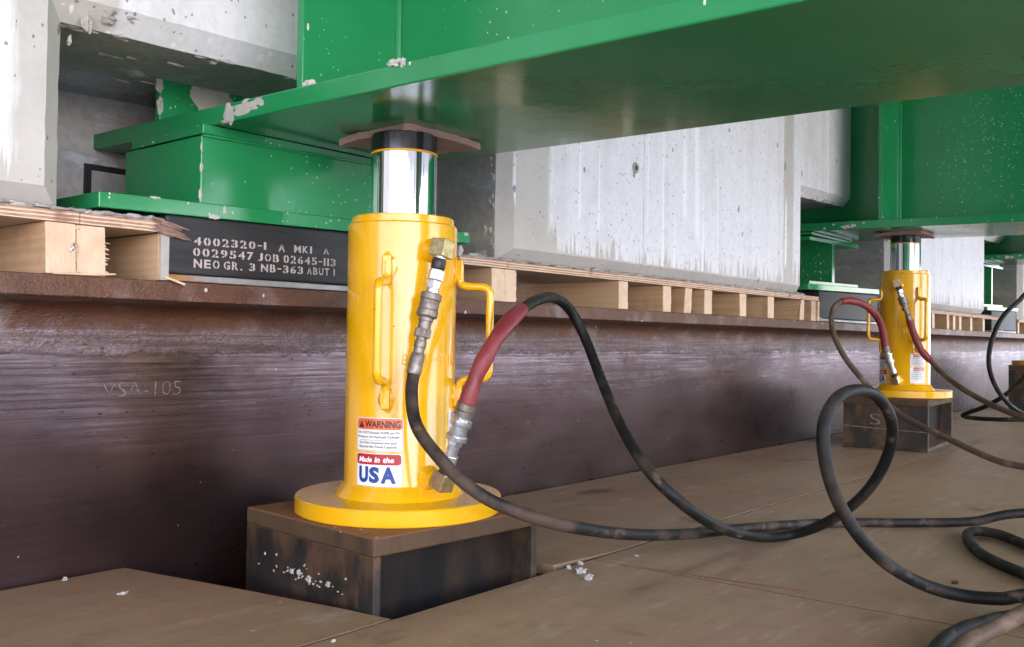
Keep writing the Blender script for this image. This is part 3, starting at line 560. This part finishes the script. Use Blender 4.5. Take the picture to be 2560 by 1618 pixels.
# ------------------------------------------------------------------ hydraulic jacks
RB = .0785
def on_barrel(V, F_, u0, z0, w, h, r, phi):                 # wrap flat artwork (unit square) round the barrel; phi 0 looks along -y
    out = []
    for u, v, t in V:
        a = R(phi) + (u0 + u * w) / r; rr = r + t; out.append((rr * math.sin(a), -rr * math.cos(a), z0 + v * h))
    return MB().add(out, F_)
def patch(w, h, rc, n=22, m=1):                             # rounded rectangle in unit coordinates
    V = []; F_ = []
    for i in range(n + 1):
        x = w * i / n; e = 0
        if x < rc: e = rc - math.sqrt(max(0, rc * rc - (rc - x) ** 2))
        if x > w - rc: e = rc - math.sqrt(max(0, rc * rc - (x - w + rc) ** 2))
        V += [(x / w, e / h, 0), (x / w, 1 - e / h, 0)]
    for i in range(n): F_.append((2 * i, 2 * i + 2, 2 * i + 3, 2 * i + 1))
    return V, F_
def decal(name, mat, par, u0, z0, w, h, phi, lift, rc=.0015):
    V, F_ = patch(w, h, rc); return on_barrel(V, F_, u0, z0, w, h, RB + lift, phi).build(name, mat, par, smooth=60)
def words(name, mat, par, rows, phi, lift=.0011, **k):
    mb = MB()
    for tx, u0, z0, w, h in rows:
        V, F_, _ = text_mesh(tx, **k); q = on_barrel(V, F_, u0, z0, w, h, RB + lift, phi); mb.add(q.v, q.f)
    return mb.build(name, mat, par)
ZB = -.246                                                   # underside of the jack base
def make_jack(loc, rz, label):
    j = tag(empty('hydraulic_jack', loc, rz), label, 'hydraulic jack', 'yellow hydraulic jacks under the girders')
    z = lambda v: v - ZB
    MB().lathe([(.02, 0), (.1455, 0), (.1470, .0015), (.1470, .0212), (.1455, .0228), (.102, .0230)], 96).build('base_plate', 'yellow', j, smooth=30)
    MB().lathe([(.070, .0222), (.0925, .0228), (.0905, .0262), (.0815, .0385), (RB + .0008, .0410), (RB, .0425), (RB, z(.1585)), (RB - .0015, z(.1608)), (.0735, z(.1612)), (.0735, z(.161))], 96).build('barrel', 'yellow', j, smooth=30)
    MB().lathe([(.0735, z(.155)), (.0735, z(.1702)), (.0722, z(.1716)), (.0490, z(.1716)), (.0490, z(.15))], 96).build('gland_ring', 'yellow', j, smooth=30)
    MB().lathe([(.0476, z(.13)), (.0476, z(.2630))], 96).build('piston_rod', 'chrome', j, smooth=30)
    MB().lathe([(.0470, z(.2620)), (.0482, z(.2625)), (.0482, z(.2655)), (.0470, z(.2660))], 80).build('orange_ring', 'wiper', j, smooth=30)
    MB().lathe([(.0475, z(.2655)), (.0475, z(.2900)), (.0462, z(.2915)), (.030, z(.2918)), (.0001, z(.2918))], 80).build('rod_cap', 'blackcap', j, smooth=30)
    for ph in (-45, 45):
        d = lambda r, dz, s_=0: Vector((r * math.sin(R(ph)) + s_ * math.cos(R(ph)), -r * math.cos(R(ph)) + s_ * math.sin(R(ph)), z(dz)))
        h = MB().tube([d(.0845, .104), d(.0845, .090), d(.0865, .0795), d(.093, .0755), d(.104, .0745), d(.118, .0740), d(.1262, .0700), d(.1290, .0610), d(.1290, .03), d(.1288, -.035), d(.1275, -.0500), d(.1190, -.0570), d(.104, -.0578), d(.092, -.0600), d(.0860, -.0660), d(.0845, -.077), d(.0845, -.090)], .0058, 14, sub=5).build('handle', 'yellow', j, smooth=60)
        for k, (zc, hh) in enumerate(((.098, .0155), (-.0835, .0155))):
            w = MB(); ax = Vector((math.sin(R(ph)), -math.cos(R(ph)), 0)); tn = Vector((math.cos(R(ph)), math.sin(R(ph)), 0))
            w.blob(d(.0785, zc, 0), ax * .0036, tn * .0105, (0, 0, hh * 1.22), k, 3, .22)
            lg = MB(); q = [d(r_, zc + e_ * hh * .92, s_ * .0062) for e_ in (-1, 1) for r_, s_ in ((.077, -1), (.0895, -1), (.0895, 1), (.077, 1))]
            lg.add(q, [(0, 3, 2, 1), (4, 5, 6, 7), (0, 1, 5, 4), (1, 2, 6, 5), (2, 3, 7, 6), (3, 0, 4, 7)]).build('handle_lug', 'yellow', h, bevel=.0016)
            w.build('weld_bead', 'yellow', h, smooth=60)
    for zc in (.1206, -.1926):                              # welded bosses where the hoses screw in
        m = Matrix.Translation((0, 0, z(zc))) @ Matrix.Rotation(R(90), 4, 'X')
        MB().lathe([(.0195, .070), (.0165, .0815), (.0125, .0865), (.0120, .0965), (.0105, .0970), (.0001, .0970)], 32, m).build('port_boss', 'yellow', j, smooth=40)
    # --- stickers: warning and origin under one handle, two instruction stickers under the other
    ph = -53; W = .0700
    a = decal('warning_label', 'label_white', j, -W / 2, z(-.1558), W, .0458, ph, .0003, .003)
    decal('label_frame', 'label_blue', a, -W / 2 + .0009, z(-.1549), W - .0018, .0440, ph, .00042, .0025)
    decal('label_panel', 'label_white', a, -W / 2 + .0013, z(-.1545), W - .0026, .0432, ph, .00054, .0023)
    decal('label_header', 'label_orange', a, -W / 2 + .0013, z(-.1262), W - .0026, .0149, ph, .00070, .002)
    x0 = -W / 2
    on_barrel([(0, 0, 0), (1, 0, 0), (.5, 1, 0)], [(0, 1, 2)], x0 + .004, z(-.1238), .0095, .0098, RB + .0011, ph).build('warning_triangle', 'label_black', a)
    words('exclamation_mark', 'label_orange', a, [('!', x0 + .0082, z(-.1226), .0011, .0062)], ph, .0014)
    words('label_lettering', 'label_black', a, [('WARNING', x0 + .0145, z(-.1238), .0520, .0100)], ph, bold=.025)
    words('label_lettering', 'label_black', a, [('Do NOT Exceed 10,000 psi Oil', x0 + .0040, z(-.1328), .0610, .0042), ('Pressure On Hydraulic Cylinder', x0 + .0030, z(-.1386), .0630, .0044), ('Do Not Overload this Jack', x0 + .0060, z(-.1466), .0560, .0042), ('Beyond the Rated Capacity', x0 + .0052, z(-.1520), .0570, .0044)], ph, bold=.012)
    on_barrel(*patch(1, 1, .01, 14), x0 + .0065, z(-.1408), .055, .0004, RB + .0011, ph).build('label_rule', 'label_black', a)
    b = decal('origin_label', 'label_white', j, -W / 2, z(-.2048), W - .001, .0462, ph, .0003, .003)
    decal('label_frame', 'label_blue', b, -W / 2 + .0009, z(-.2039), W - .0028, .0444, ph, .00042, .0026)
    decal('label_panel', 'label_white', b, -W / 2 + .0014, z(-.2034), W - .0038, .0434, ph, .00054, .0023)
    decal('label_header', 'label_red', b, -W / 2 + .0014, z(-.1740), W - .0038, .0140, ph, .00070, .002)
    words('label_lettering', 'label_text_white', b, [('Made', x0 + .0050, z(-.1708), .0215, .0074), ('in', x0 + .0305, z(-.1708), .0080, .0074), ('the', x0 + .0430, z(-.1708), .0155, .0074)], ph, bold=.035, shear=.2)
    words('label_lettering', 'label_blue', b, [('U', x0 + .0055, z(-.1990), .0155, .0225), ('S', x0 + .0225, z(-.1990), .0155, .0222), ('A', x0 + .0400, z(-.1990), .0215, .0225)], ph, bold=.055)
    ph = 46; W2 = .050
    for zt, hd, rows in ((-.104, .0100, ('This Jack Is Only', 'For Use Only in a', 'Level Vertical Position', 'or Tip Loading. No')), (-.148, .0112, ('This Jack Is To', 'Be Used By A', 'Qualified & Trained', 'Personnel Only'))):
        H_ = .0415 if zt > -.12 else .052
        c = decal('instruction_label', 'label_white', j, -W2 / 2, z(zt - H_), W2, H_, ph, .0003, .002)
        decal('label_header', 'label_red', c, -W2 / 2 + .010, z(zt - hd - .001), W2 - .012, hd, ph, .0006, .001)
        words('label_lettering', 'label_text_white', c, [('DANGER', -W2 / 2 + .0125, z(zt - hd + .001), W2 - .018, hd * .62)], ph, bold=.02)
        words('label_lettering', 'label_blue', c, [(t_, -W2 / 2 + .0035, z(zt - hd - .0085 - k * .0068), W2 - .007, .0044) for k, t_ in enumerate(rows)], ph, bold=.015)
    mb = MB()                                               # raised letters cast on the barrel
    for ch, p_, w in (('B', -30, .0085), ('I', -6.5, .0028), ('I', -2.5, .0028), ('-', 4, .005), ('T', 11, .0085), ('H', 19, .008), ('I', 26.5, .0022), ('N', 31, .008)):
        V, F_, _ = text_mesh(ch, thick=.0007, bold=.0); hh = .0150 if ch != '-' else .002
        q = on_barrel(V, F_, 0, z(-.0375) + (.0065 if ch == '-' else 0), w, hh, RB + .0002, p_); mb.add(q.v, q.f)
    mb.build('raised_lettering', 'yellow', j)
    return j
jack = make_jack((.935, .985, ZB), R(-12.5), 'near yellow hydraulic jack with warning sticker, chrome piston and wire handles')
jack2 = copy_tree(jack); jack2.location = (3.250, .985, ZB + .0745); jack2.rotation_euler = (0, 0, R(-89))
jack2['label'] = 'smaller looking yellow hydraulic jack at right with two red sleeved hoses'
jack3 = copy_tree(jack2); jack3.location = (5.562, .985, ZB + .149); jack3.rotation_euler = (0, 0, R(-44)); jack3['label'] = 'yellow base plate of a third jack cut off by the right edge'

# ------------------------------------------------------------------ fibre packing pads on the jack heads
for i, (x, y) in enumerate(((.978, 1.018), (3.255, .99), (5.562, .99))):
    n_ = 14; V = []; F_ = []; h_ = .0755; rg = random.Random(i + 2)
    zt = .3003 + DZ[i] + GRADE * (y - .985)
    for k in range(n_ + 1):
        for l in range(n_ + 1):
            u, v = -1 + 2 * k / n_, -1 + 2 * l / n_; e = max(abs(u), abs(v)); j_ = .0022 if e > .99 else .0
            dr_ = .0060 * max(0, max(-u * v, 0) - .35) ** 1.3 + (.004 * max(0, abs(u - v) / 2 - .55) ** 1.5)
            V.append((x + u * h_ + rg.uniform(-j_, j_), y + v * h_ + rg.uniform(-j_, j_), zt - .0004 - dr_))
    N1 = (n_ + 1) ** 2; V += [(a, b, c - .0100 + rg.uniform(-.0006, .0006)) for a, b, c in V]
    ix = lambda k, l: k * (n_ + 1) + l
    for k in range(n_):
        for l in range(n_): F_ += [(ix(k, l), ix(k + 1, l), ix(k + 1, l + 1), ix(k, l + 1)), tuple(N1 + q for q in (ix(k, l), ix(k, l + 1), ix(k + 1, l + 1), ix(k + 1, l)))]
        for e in (0, n_):
            F_ += [(ix(k, e), ix(k + 1, e), N1 + ix(k + 1, e), N1 + ix(k, e)), (ix(e, k), ix(e, k + 1), N1 + ix(e, k + 1), N1 + ix(e, k))]
    o = MB().add(V, F_).build('packing_board', 'fibre')
    tag(o, ['reddish fibre packing board squeezed between near piston cap and girder', 'thin fibre packing board on top of the second jack', 'fibre packing board on top of the third jack'][i], 'packing board', 'fibre boards on the jack heads')

# ------------------------------------------------------------------ welded steel support blocks
def block(x, y, w, d, z0, z1, rz, label):
    b = tag(empty('support_block', (x, y, z0), R(rz)), label, 'steel block', 'welded steel blocks under the jacks'); h = z1 - z0; tp = .0235
    MB().box(-w / 2, w / 2, -d / 2, d / 2, h - tp, h).build('top_plate', 'edge', b, bevel=.003, seg=3)
    MB().box(-w / 2, w / 2, -d / 2, d / 2, 0, .012).build('bottom_plate', 'block', b, bevel=.0015)
    for s_ in (-1, 1):
        MB().box(*sorted((s_ * (w / 2 - .0006), s_ * (w / 2 - .0120))), -d / 2 + .0006, d / 2 - .0006, .0123, h - tp - .0003).build('side_plate', 'block', b, bevel=.001)
    MB().box(-w / 2 + .0123, w / 2 - .0123, -d / 2 + .040, -d / 2 + .049, .0123, h - tp - .0003).build('shade_sheet', 'hollow_shade', b)  # dark sheet across the open hollow, standing in for its shade
    return b
b1 = block(.931, .993, .298, .296, -.4165, ZB - .0003, -4, 'near rusty steel block with splashed mortar carrying the near jack')
it = []; rg = random.Random(77)
for k in range(34):
    y = rg.gauss(.0, .045); z = .090 + abs(rg.gauss(0, .011)); s_ = rg.uniform(.0005, .0019)
    it.append(((-.149, max(-.125, min(.125, y)), z), (.0012, 0, 0), (0, s_, 0), (0, 0, s_ * rg.uniform(.6, 1.1)), .5))
it += [((-.149, .030, .099), (.0016, 0, 0), (0, .0045, 0), (0, 0, .004), .6), ((-.149, .012, .101), (.0016, 0, 0), (0, .0036, 0), (0, 0, .0042), .7), ((-.149, -.012, .096), (.0016, 0, 0), (0, .004, 0), (0, 0, .005), .6), ((-.149, -.055, .098), (.0014, 0, 0), (0, .0048, 0), (0, 0, .0042), .6), ((.10, -.100, .125), (.001, 0, 0), (0, .001, 0), (0, 0, .001), .4)]
lumps('mortar_splash', 'grout', b1, it, 5)
b2 = block(3.252, 1.003, .365, .262, FLOOR + .0005, ZB + .0742, 3.5, 'dark steel block with chalk writing carrying the second jack')
mb = MB()
V, F_, _ = text_mesh('S', thick=.0, bold=-.02); mb.add([(-.1829, .045 - u * .032, .078 + v * .034) for u, v, t in V], F_)
V, F_, _ = text_mesh('i', thick=.0, bold=-.02); mb.add([(-.1829, -.010 - u * .005, .080 + v * .027) for u, v, t in V], F_)
mb.tube([(-.1822, .128, .070), (-.1824, .02, .0655), (-.1822, -.126, .062)], .0011, 5, sub=4)
mb.build('chalk_writing', 'chalk', b2)
b3 = block(5.57, .985, .340, .262, FLOOR + .0005, ZB + .1487, 0, 'farthest dark steel block at the right edge carrying the third jack')

# ------------------------------------------------------------------ hoses
def axis_frame(a, b):
    a, b = Vector(a), Vector(b); t = (b - a).normalized(); s_ = Vector((.726, -.688, 0)); s_ = (s_ - t * s_.dot(t)).normalized(); n_ = t.cross(s_)
    return a, t, Matrix(((s_.x, n_.x, t.x, a.x), (s_.y, n_.y, t.y, a.y), (s_.z, n_.z, t.z, a.z), (0, 0, 0, 1))), (b - a).length
def turned(name, mat, par, Mx, prof, n=24, rot=0):
    m = Mx @ Matrix.Rotation(R(rot), 4, 'Z'); return MB().lathe([(.001, prof[0][1])] + prof + [(.001, prof[-1][1])], n, m).build(name, mat, par, smooth=30 if n > 8 else None, bevel=0 if n > 8 else .0008)
def coupling(par, a, b, style):
    """elbow at a, hose tail at b: every fitting a turned or hexagonal piece on the line between them"""
    p, t, Mx, L = axis_frame(a, b); k = L
    e = MB().box(-.0118, .0118, -.0118, .0118, -.0120, .0120).move(Mx @ Matrix.Rotation(R(38), 4, 'Z')).build('elbow_fitting', 'brass_zinc', par, bevel=.0012)
    g = lambda *fr: [(r, f * k) for r, f in fr]
    turned('washer', 'zinc', par, Mx, g((.0085, .070), (.0085, .085)))
    turned('rubber_boot', 'plug_black', par, Mx, g((.0088, .085), (.0098, .10), (.0098, .16), (.0086, .175)))
    if style == 'long':
        turned('hex_nut', 'zinc', par, Mx, g((.0112, .178), (.0112, .265)), 6, 12); turned('hex_nut', 'zinc', par, Mx, g((.0098, .266), (.0098, .335)), 6, 30)
        turned('collar', 'zinc', par, Mx, g((.0086, .335), (.0086, .372)))
        turned('coupler_sleeve', 'dirty_steel', par, Mx, g((.0128, .372), (.0143, .380), (.0143, .425), (.0130, .432), (.0130, .505), (.0143, .512), (.0143, .560), (.0126, .570)), 32)
        turned('coupler_body', 'dirty_steel', par, Mx, g((.0102, .570), (.0102, .600), (.0088, .604), (.0088, .665)), 32)
        turned('hex_nut', 'dirty_steel', par, Mx, g((.0118, .665), (.0118, .735)), 6, 20)
        turned('adapter', 'dirty_steel', par, Mx, g((.0070, .735), (.0070, .760), (.0082, .765), (.0082, .815), (.0072, .820), (.0072, .865)), 24)
        turned('ferrule', 'dirty_steel', par, Mx, g((.0078, .862), (.0098, .885), (.0098, 1.03), (.0090, 1.035)), 24)
    else:
        turned('hex_nut', 'zinc', par, Mx, g((.0112, .20), (.0112, .34)), 6, 12); turned('nipple', 'zinc', par, Mx, g((.0086, .34), (.0086, .48)), 28)
        turned('hex_nut', 'zinc', par, Mx, g((.0112, .48), (.0112, .54)), 6, 30); turned('locking_ring', 'zinc', par, Mx, g((.0146, .545), (.0146, .600)), 32)
        turned('coupler_body', 'zinc', par, Mx, g((.0118, .60), (.0118, .735)), 32); turned('locking_ring', 'zinc', par, Mx, g((.0146, .735), (.0150, .75), (.0146, .805)), 32)
        turned('collar', 'zinc', par, Mx, g((.0092, .805), (.0092, .85))); turned('coupler_sleeve', 'dirty_steel', par, Mx, g((.0118, .85), (.0135, .86), (.0135, .925), (.0128, .93), (.0135, .94), (.0135, 1.02)), 32)
def hose(label, pts, mat, r=.0084, chain=None, style='long', sleeve=0, sub=8):
    h = tag(empty('hydraulic_hose', pts[len(pts) // 2]), label, 'hose', 'hydraulic hoses')
    off = Matrix.Translation(-Vector(pts[len(pts) // 2]))
    tmp = [tuple(off @ Vector(p)) for p in pts]
    MB().tube(tmp, r, 18, sub=sub).build('hose_tube', mat, h, smooth=60)
    if sleeve:
        S = spline(tmp, sub); m = int(sleeve * sub); S = [tuple(p) for p in S[:m + 1]]
        MB().tube(S, lambda t: .0112 + .0008 * math.sin(t * 17), 18, sub=1).build('red_sleeve', 'red', h, smooth=60)
    if chain: coupling(h, tuple(off @ Vector(chain[0])), tuple(off @ Vector(chain[1])), style)
    return h
HP = dict(
    h1=[(0.869, 0.8896, -0.0426), (0.8596, 0.8845, -0.0738), (0.8472, 0.8613, -0.1134), (0.8481, 0.822, -0.15), (0.8644, 0.7877, -0.1832), (0.8966, 0.7575, -0.2095), (0.9678, 0.7194, -0.2375), (1.1144, 0.7162, -0.2715), (1.2625, 0.7107, -0.2937), (1.4416, 0.699, -0.3098), (1.6121, 0.6664, -0.3224), (1.7191, 0.6195, -0.3284), (1.8118, 0.5201, -0.328), (1.8568, 0.4424, -0.3216), (1.9076, 0.3417, -0.3007)],
    h2=[(0.9196, 0.8409, -0.0882), (0.9265, 0.8348, -0.0578), (0.9391, 0.8266, -0.0256), (0.9663, 0.8243, 0.008), (1.0288, 0.8422, 0.0391), (1.1163, 0.8772, 0.0604), (1.1956, 0.9068, 0.0674), (1.2529, 0.9165, 0.0501), (1.271, 0.8961, 0.0005), (1.248, 0.8473, -0.0667), (1.2024, 0.7787, -0.1328), (1.1686, 0.7113, -0.1866), (1.1903, 0.6707, -0.2305), (1.277, 0.6614, -0.2744), (1.4244, 0.6729, -0.3153), (1.5175, 0.6551, -0.327), (1.5224, 0.6018, -0.3054), (1.5055, 0.5427, -0.2652), (1.4803, 0.4935, -0.2141), (1.4538, 0.4613, -0.1564), (1.4127, 0.4469, -0.1108), (1.3391, 0.4407, -0.0752), (1.2715, 0.4435, -0.0624), (1.2046, 0.4458, -0.0676), (1.1643, 0.448, -0.0915), (1.1526, 0.4473, -0.1234), (1.158, 0.4419, -0.166), (1.1788, 0.4336, -0.2077), (1.2067, 0.4168, -0.2499), (1.2458, 0.3942, -0.2862), (1.285, 0.3634, -0.3125), (1.3099, 0.3259, -0.324), (1.3098, 0.2789, -0.3198), (1.3143, 0.2263, -0.3084)],
    h3=[(3.1452, 0.9393, 0.0807), (3.1553, 0.9283, 0.0356), (3.1609, 0.9073, -0.0159), (3.1701, 0.8815, -0.0502), (3.1497, 0.8444, -0.0846), (3.0712, 0.7678, -0.1271), (2.9768, 0.6789, -0.1612), (2.8889, 0.5975, -0.1832), (2.8334, 0.5085, -0.2072)],
    h4=[(3.0966, 1.0001, -0.0085), (3.0784, 1.0047, 0.0534), (3.0303, 1.0144, 0.1011), (2.9648, 1.0299, 0.1269), (2.9064, 1.053, 0.135), (2.8629, 1.0744, 0.1212), (2.8353, 1.0774, 0.0795), (2.8223, 1.0633, 0.024), (2.8224, 1.0334, -0.0365), (2.8246, 0.9855, -0.0979), (2.8005, 0.9067, -0.1683), (2.7601, 0.8158, -0.216), (2.6909, 0.7122, -0.2471), (2.6381, 0.62, -0.2756), (2.5964, 0.5454, -0.2926), (2.5649, 0.4427, -0.3001)],
    h5=[(3.4952, 0.6408, 0.182), (3.4019, 0.6758, 0.1455), (3.3143, 0.7043, 0.0909), (3.2624, 0.7217, 0.0194), (3.2464, 0.7271, -0.0507), (3.2686, 0.7178, -0.1144), (3.3259, 0.6973, -0.173), (3.414, 0.6707, -0.2144), (3.5302, 0.61, -0.2499)],
    h5b=[(3.735, 0.6712, -0.0469), (3.7519, 0.7311, -0.1204), (3.7672, 0.7925, -0.1815), (3.8309, 0.8736, -0.2299), (3.9013, 0.9461, -0.259), (3.9438, 0.9737, -0.2754), (3.9433, 0.9275, -0.2818), (3.9256, 0.8392, -0.2796), (3.9664, 0.7118, -0.278)],
    h6=[(1.674, 0.2774, -0.3284), (1.7441, 0.3357, -0.3284), (1.799, 0.3836, -0.3284), (1.8084, 0.4177, -0.3284), (1.7746, 0.4286, -0.3284), (1.7062, 0.4113, -0.3284), (1.6203, 0.3741, -0.3284), (1.5588, 0.3322, -0.3284), (1.5177, 0.2919, -0.3284), (1.4777, 0.2447, -0.3284)],
    h7=[(0.9776, 0.2797, -0.3284), (1.0936, 0.2922, -0.3284), (1.1628, 0.2891, -0.3284), (1.2073, 0.2783, -0.3284), (1.2451, 0.265, -0.3284), (1.2834, 0.2423, -0.3284), (1.27, 0.2019, -0.3268)],
    h7b=[(0.9851, 0.263, -0.3264), (1.0526, 0.2597, -0.3138), (1.0875, 0.2487, -0.3064), (1.1134, 0.2331, -0.298), (1.1268, 0.2166, -0.2857), (1.1484, 0.1901, -0.2672)],
)
for k_, tail in dict(h1=[(2.08, .08, -.3275), (2.40, -.22, -.3284), (2.75, -.42, -.3284)], h2=[(1.36, .08, -.3270), (1.55, -.18, -.3284), (1.9, -.40, -.3284)], h3=[(2.83, .34, -.285), (2.92, .10, -.3275), (3.15, -.25, -.3284), (3.4, -.46, -.3284)],
                     h4=[(2.57, .30, -.3230), (2.66, .06, -.3284), (2.85, -.40, -.3284)], h5=[(3.64, .50, -.300), (3.72, .25, -.3284), (3.8, -.3, -.3284)], h5b=[(4.05, .50, -.31), (4.2, .10, -.3284), (4.3, -.40, -.3284)],
                     h6=[(1.62, .12, -.3284), (1.85, -.12, -.3284), (2.2, -.30, -.3284)], h7=[(1.33, .06, -.3280), (1.5, -.28, -.3284), (1.6, -.48, -.3284)], h7b=[(1.22, .12, -.262), (1.36, .03, -.305), (1.55, -.10, -.3284), (1.8, -.44, -.3284)]).items(): HP[k_] += tail
HP['h5'] = [(4.10, .50, .05), (3.86, .52, .155)] + HP['h5']; HP['h5b'] = [(3.80, .36, .155), (3.74, .52, .06)] + HP['h5b']; HP['h6'] = [(1.78, -.05, -.3284), (1.72, .12, -.3284)] + HP['h6'][0:]
CP = [((.9032, .8754, .1206), (.869, .8896, -.0426)), ((.9108, .8745, -.1926), (.9196, .8409, -.0882)), ((3.1272, .9734, .2001), (3.1452, .9393, .0807)), ((3.1308, .9774, -.1147), (3.0966, 1.0001, -.0085))]
hose('dusty black hose from the near jack top coupling along the floor', HP['h1'], 'hose_dusty', chain=CP[0])
hose('black hose with red sleeve arching off the near jack into a big standing loop', HP['h2'], 'hose_black', chain=CP[1], style='short', sleeve=4.15)
hose('brown hose with red sleeve hanging from the second jack top coupling', HP['h3'], 'hose_tan', chain=CP[2], sleeve=3.0)
hose('tan hose whose red sleeve arches left of the second jack', HP['h4'], 'hose_tan', chain=CP[3], style='short', sleeve=4.6)
hose('thin black hose looping at the right edge before the farthest block', HP['h5'], 'hose_black', r=.0075)
hose('thin dark hose lying on the floor behind the second steel block', HP['h5b'], 'hose_black', r=.0085)
hose('dark hose bent into a flat hairpin on the floor at right', HP['h6'], 'hose_black')
hose('black hose curving into the bottom right corner beneath another', HP['h7'], 'hose_black')
hose('dusty brown hose rising across the bottom right corner', HP['h7b'], 'hose_tan', r=.0088)

# ------------------------------------------------------------------ bits of broken concrete on the floor
for k, (x, y, sx, sy, sz, lb) in enumerate(((.6135, 1.159, .0085, .0048, .0022, 'flat white concrete flake on the floor panel at lower left'), (1.112, .788, .0110, .0075, .0052, 'largest grey concrete crumb right of the near steel block'),
        (1.087, .7555, .0080, .0062, .0062, 'pale lumpy concrete crumb in front of the grey crumb'), (1.1173, .8133, .0030, .0042, .0036, 'small white concrete crumb on the panel seam beside the near block'),
        (1.1507, .816, .0030, .0055, .0030, 'small white concrete crumb farther along the panel seam'), (1.2557, .784, .0022, .0035, .0016, 'tiny white chip alone on the floor under the hose arch'),
        (1.4213, .360, .0050, .0050, .0040, 'dark brown crumb beside the hose at lower right'), (.673, .8092, .0035, .0022, .0022, 'tiny white chip on the seam at the bottom edge'), (.595, 1.281, .0035, .0035, .0030, 'white crumb against the beam at the far left'))):
    o = MB().blob((0, 0, 0), (sx * .8, sx * .15, 0), (-sy * .15, sy * .8, 0), (0, 0, sz * .8), 40 + k, 3, .6).build('concrete_crumb', 'dirtcrumb' if 'brown' in lb else 'grout')
    o.location = (x, y, FLOOR + sz * .42); tag(o, lb, 'crumb', 'concrete crumbs on the floor')
